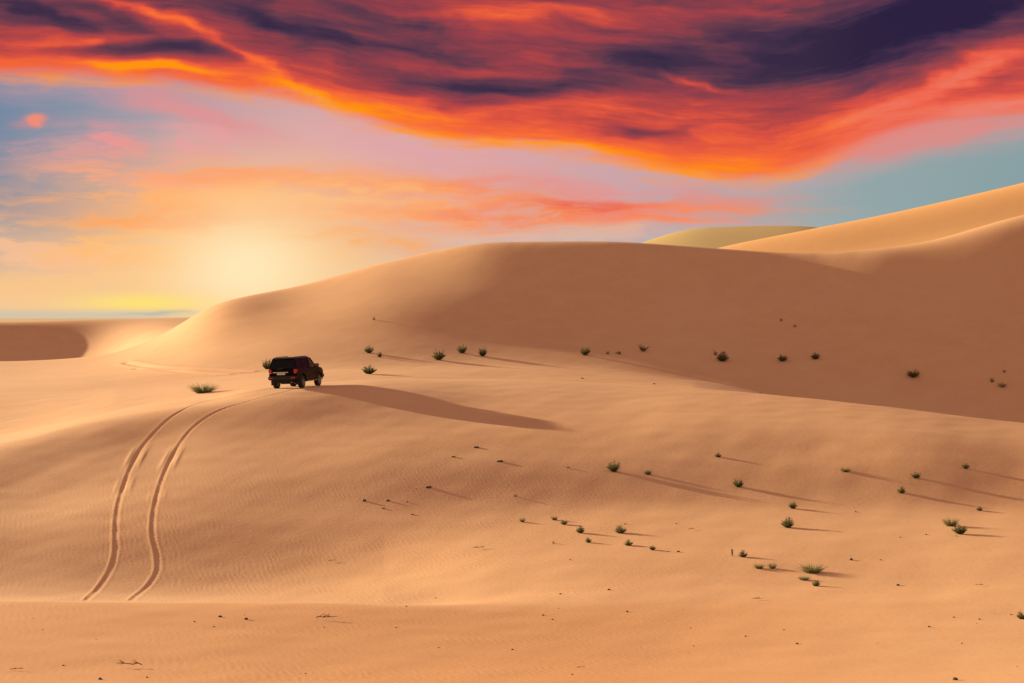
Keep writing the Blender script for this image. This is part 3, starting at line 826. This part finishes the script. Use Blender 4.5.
G_far = 'shrubs along the foot of the big dune'; G_mid = 'shrubs scattered over the middle slope'
SHRUBS = [
 # u, base v, width px, height px, kind, group, label
 (203, 393, 22, 13, 'grassy', None, 'wide low grassy tuft left of the black car, above the tyre tracks'),
 (267, 369, 11, 13, 'round', None, 'olive bush half hidden behind the left rear corner of the black car'),
 (369, 353, 10, 9, 'round', G_far, 'pale bush at the dune foot, topmost of the three nearest right of the car'),
 (379.6, 357, 5.5, 6, 'round', G_far, 'small dark bush touching the lower right of a bigger pale bush, right of the car'),
 (369, 374, 14, 11, 'round', G_far, 'bushy shrub just above the bright crest, nearest to the right side of the car'),
 (438.6, 360, 14, 13, 'round', G_far, 'dense round bush, left and lowest of three in a loose row at the dune foot'),
 (462, 353, 11, 10, 'round', G_far, 'bush in the middle of three in a loose row at the dune foot'),
 (482.5, 356, 9.5, 11, 'round', G_far, 'upright narrow bush, right of three in a loose row at the dune foot'),
 (585, 355, 11, 11, 'round', G_far, 'round green bush starting the short row of four in the shaded dune middle'),
 (607.5, 354, 5, 6, 'twiggy', G_far, 'tiny thin bush, second of four in the shaded dune middle'),
 (619, 354, 8, 5, 'twiggy', G_far, 'flat low bush, third of four in the shaded dune middle'),
 (643, 351, 12, 11, 'twiggy', G_far, 'leaning ragged bush, last and highest of four in the shaded dune middle'),
 (715, 355, 5, 8, 'twiggy', G_far, 'thin sprig joined to the left side of a dark clump on the shaded dune'),
 (722.5, 361, 13, 11, 'round', G_far, 'dark clump with a thin sprig at its left side on the shaded dune'),
 (782.5, 361, 11, 8, 'round', G_far, 'low dark bush left of a smaller one, under two tiny specks high on the dune'),
 (815.5, 359, 9, 8, 'round', G_far, 'small dark bush right of a slightly wider one on the shaded dune'),
 (913, 377, 14, 9, 'round', G_far, 'lone dark bush low on the shaded dune face at right'),
 (992, 382, 6, 6, 'twiggy', G_far, 'small sprig left beside a ragged bush near the right edge, on the shaded dune'),
 (1002, 387, 11, 7, 'twiggy', G_far, 'ragged low bush near the right edge, just above the bright middle crest'),
 (1004.5, 372, 4, 4, 'twiggy', G_far, 'tiny dark sprig above the ragged bush near the right edge'),
 (781, 321, 4, 4, 'twiggy', G_far, 'upper left of two tiny specks of bush high on the shaded dune'),
 (795, 327, 4, 4, 'twiggy', G_far, 'lower right of two tiny specks of bush high on the shaded dune'),
 (374, 320, 4, 5, 'twiggy', G_far, 'faint tiny sprig high on the lit left shoulder of the big dune'),
 (613.5, 471.5, 14, 13, 'round', G_mid, 'bushy green shrub with the longest shadow, below the end of the car shadow'),
 (648, 474.5, 8, 6, 'round', G_mid, 'small shrub standing in line right of the bushy one with the longest shadow'),
 (568, 468, 5, 3, 'twiggy', G_mid, 'tiny sprout left of the bushy shrub with the longest shadow'),
 (718, 457, 7, 5, 'round', G_mid, 'small shrub highest on the open middle slope, under the bright crest'),
 (738.5, 487, 11, 11, 'round', G_mid, 'compact upright shrub right of the bushy one with the longest shadow'),
 (793, 508.5, 9, 9, 'round', G_mid, 'compact shrub just above a bigger bush on the right middle slope'),
 (787.5, 527.5, 14, 12, 'round', G_mid, 'larger round bush just below a compact one on the right middle slope'),
 (845.5, 471.5, 9, 6, 'grassy', G_mid, 'low pale tuft casting a long thin shadow towards a shrub pair at its right'),
 (916, 478, 10, 8, 'round', G_mid, 'upper right of two shrubs close together on the far right slope'),
 (901.5, 493, 9, 8, 'round', G_mid, 'lower left of two shrubs close together on the far right slope'),
 (965.5, 468.5, 8, 7, 'round', G_mid, 'rightmost small shrub high on the slope under the bright crest'),
 (979.5, 510.5, 7, 5, 'round', G_mid, 'small dark shrub above and right of the double bush at the right'),
 (951, 526, 13, 12, 'grassy', G_mid, 'pale feathery half of the double bush at the right, upper left'),
 (960, 534, 15, 12, 'round', G_mid, 'dense dark half of the double bush at the right, lower right'),
 (620.5, 533, 13, 9, 'round', G_mid, 'widest dark shrub of the scattered patch in the centre of the slope'),
 (580.5, 533, 9, 9, 'round', G_mid, 'upright dark shrub, lowest of the short slanting row in the slope centre'),
 (554.5, 520, 6, 6, 'grassy', G_mid, 'small tuft, first of the short slanting row in the slope centre'),
 (564, 524.5, 8, 6, 'round', G_mid, 'small shrub, middle of the short slanting row in the slope centre'),
 (522.5, 522, 5, 6, 'grassy', G_mid, 'thin tuft at the left end of the scattered patch, apart from the others'),
 (588.5, 542.5, 7, 6, 'round', G_mid, 'small shrub under the upright dark one of the slanting row'),
 (628.5, 545.5, 10, 7, 'round', G_mid, 'low shrub just below the widest dark one in the slope centre'),
 (652.5, 550, 7, 6, 'round', G_mid, 'small shrub at the right end of the scattered patch in the slope centre'),
 (553.5, 543.5, 4, 4, 'twiggy', G_mid, 'tiny sprout at the lower left of the scattered patch in the slope centre'),
 (743, 557, 10, 8, 'round', G_mid, 'shrub beside a bare upright stick on the lower slope'),
 (759, 568.5, 9, 7, 'grassy', G_mid, 'left of two tufts side by side on the lower slope'),
 (772.5, 568.5, 7, 8, 'grassy', G_mid, 'right of two tufts side by side on the lower slope'),
 (812, 572.5, 21, 12, 'grassy', G_mid, 'biggest spreading tuft on the lower slope, above two little ones'),
 (804, 580, 10, 6, 'grassy', G_mid, 'left of the two little tufts under the biggest spreading one'),
 (816, 586, 9, 7, 'round', G_mid, 'right of the two little tufts under the biggest spreading one'),
 (515.5, 496.5, 5, 4, 'twiggy', G_mid, 'tiny sprout alone on the slope below the tip of the car shadow'),
 (1022, 619, 11, 10, 'round', G_mid, 'dark shrub cut by the right edge of the view, low in the foreground'),
]
random.seed(3)
for k, (u, v, wpx, hpx, kind, grp, lab) in enumerate(SHRUBS):
    p = hit(u, v); s = p.y/F
    o = bpy.data.objects.new('desert_shrub' if kind != 'grassy' else 'grass_tuft', PROTO[kind, random.randrange(4)]); COL.objects.link(o)
    o.location = p-Vector((0, 0, .01)); o.rotation_euler = (0, 0, random.uniform(0, 6.28))
    sw = wpx*s*.78; sh = hpx*s*1.02
    o.scale = (sw, sw, sh)
    tag(o, lab, 'shrub' if kind != 'grassy' else 'grass tuft', grp)

# ------------------------------------------------------------------ stones, twigs and sprigs lying on the sand
def stone_mesh(seed):
    random.seed(seed); bm = bmesh.new(); bmesh.ops.create_icosphere(bm, subdivisions=2, radius=.5)
    for v in bm.verts:
        n = 1+.22*math.sin(v.co.x*9+seed)*math.cos(v.co.y*7+seed*2)+random.uniform(-.07, .07)
        v.co = Vector((v.co.x*n, v.co.y*n*.8, v.co.z*n*.6))
    mesh = bpy.data.meshes.new('stone'); bm.to_mesh(mesh); bm.free(); mesh.materials.append(M_stone)
    mesh.polygons.foreach_set('use_smooth', [True]*len(mesh.polygons)); return mesh
ST = [stone_mesh(i) for i in range(5)]
def twig_mesh(seed):
    random.seed(seed); bm = bmesh.new(); pts = [Vector((-.5, 0, .02))]
    for k in range(1, 7): pts.append(Vector((-.5+k/6, random.uniform(-.08, .08), .02+random.uniform(0, .06))))
    tube(bm, pts, [.022, .02, .02, .017, .015, .012, .006], 5)
    for _ in range(6):
        i = random.randrange(1, 5); d = Vector((random.uniform(.1, .3), random.uniform(-.2, .2), random.uniform(.0, .16)))
        tube(bm, [pts[i], pts[i]+d*.6, pts[i]+d], [.013, .01, .004], 4)
    mesh = bpy.data.meshes.new('twig'); bm.to_mesh(mesh); bm.free(); mesh.materials.append(M_twig); return mesh
TW = [twig_mesh(i) for i in range(4)]
def place(name, mesh, u, v, size_px, lab, cat, grp=None, flat=1.0, rot=None):
    p = hit(u, v); s = p.y/F*size_px
    o = bpy.data.objects.new(name, mesh); COL.objects.link(o); o.location = p+Vector((0, 0, .1*s*flat)); o.scale = (s, s, s*flat)
    o.rotation_euler = (0, 0, random.uniform(0, 6.28) if rot is None else rot); tag(o, lab, cat, grp); return o
random.seed(5)
LS = [(955, 680, 7, 'dark stone close to the bottom edge at the right'), (246, 619.5, 5, 'darkest stone just under the near crest at the left'), (220, 617, 4, 'stone left of the darkest one under the near crest'),
      (100, 679.5, 5, 'dark stone close to the bottom edge at the left'), (851, 560, 4.5, 'lone dark stone right of the biggest spreading tuft'), (898, 585.5, 4, 'lowest of three small stones together at the right'),
      (364, 501, 5, 'dark stone left of another one in the middle of the open slope'), (388, 501, 4, 'stone right of a darker one in the middle of the open slope'),
      (627, 612, 3.5, 'lone stone on the bare sand near the bottom centre'), (609, 590, 3.5, 'lone stone on the sand below the scattered shrub patch'), (678, 552, 3.5, 'small stone past the right end of the scattered shrub patch'),
      (797, 644, 3.5, 'lone stone on the foreground sand right of the centre')]
for u, v, sz, lab in LS: place('stone', random.choice(ST), u, v, sz, lab, 'stone', 'stones lying on the sand')
LT = [(327, 620, 22, 0.05, 'longest dry twig lying just under the near crest'), (129, 667.5, 26, 3.05, 'thin dry twig near the bottom edge, above a dark stone'), (17, 670.5, 13, .2, 'short dry twig in the bottom left corner'),
      (479, 549, 12, .1, 'dry twig left of the scattered shrub patch'), (581, 668.5, 10, .3, 'dry twig on the foreground sand near the bottom centre'), (758, 600, 11, .1, 'dry twig below the two tufts on the lower slope'),
      (692, 530, 8, .2, 'small dry twig right of the widest dark shrub'), (332, 561.5, 8, .2, 'small dry twig right of the tyre tracks'), (979, 586, 9, 3.0, 'dry twig near the right edge on the lower slope')]
for u, v, sz, rot, lab in LT: place('dry_twig', random.choice(TW), u, v, sz, lab, 'twig', 'dry twigs lying on the sand', rot=rot)
# stump of a stick standing up
p = hit(732, 556); s = p.y/F; bm = bmesh.new(); tube(bm, [(0, 0, -.05), (.01, 0, 3.2*s), (-.01, .01, 7*s)], [1.0*s, .9*s, .6*s], 6); tube(bm, [(.005, 0, 4*s), (.04, .02, 6*s)], [.5*s, .25*s], 5)
o = link('stick', bm, M_twig); o.location = p; tag(o, 'short bare stick standing upright left of a shrub', 'stick')
# sand heaped against dead roots
M_MOUND = M_stone
for u, v, sz in [(453, 457), (476, 447), (500, 461), (428.5, 487), (383, 508.5), (395, 506), (400, 514)] and [(453, 457, 5), (476, 447.5, 7), (500, 461.5, 7), (428.5, 487.5, 8), (383, 508.5, 4), (412, 514.5, 4), (582, 378.5, 4), (654, 384, 4), (760, 393, 3)]:
    place('pebble', random.choice(ST), u, v, sz, 'flat brown pebble half sunk in the sand of the open slope or crest', 'pebble', 'half sunk pebbles', .5)
# loose crumbs of dead plant
random.seed(19); n = 0
while n < 75:
    u = random.uniform(0, 1024); v = random.choice((random.uniform(606, 683), random.uniform(606, 683), random.uniform(480, 606)))
    if v < 606 and u < 330: continue
    place('plant_crumb', random.choice(ST) if random.random() < .6 else random.choice(TW), u, v, random.uniform(1.2, 3.0), 'tiny dark crumb of dead plant on the sand', 'crumb', 'crumbs of dead plant on the sand'); n += 1
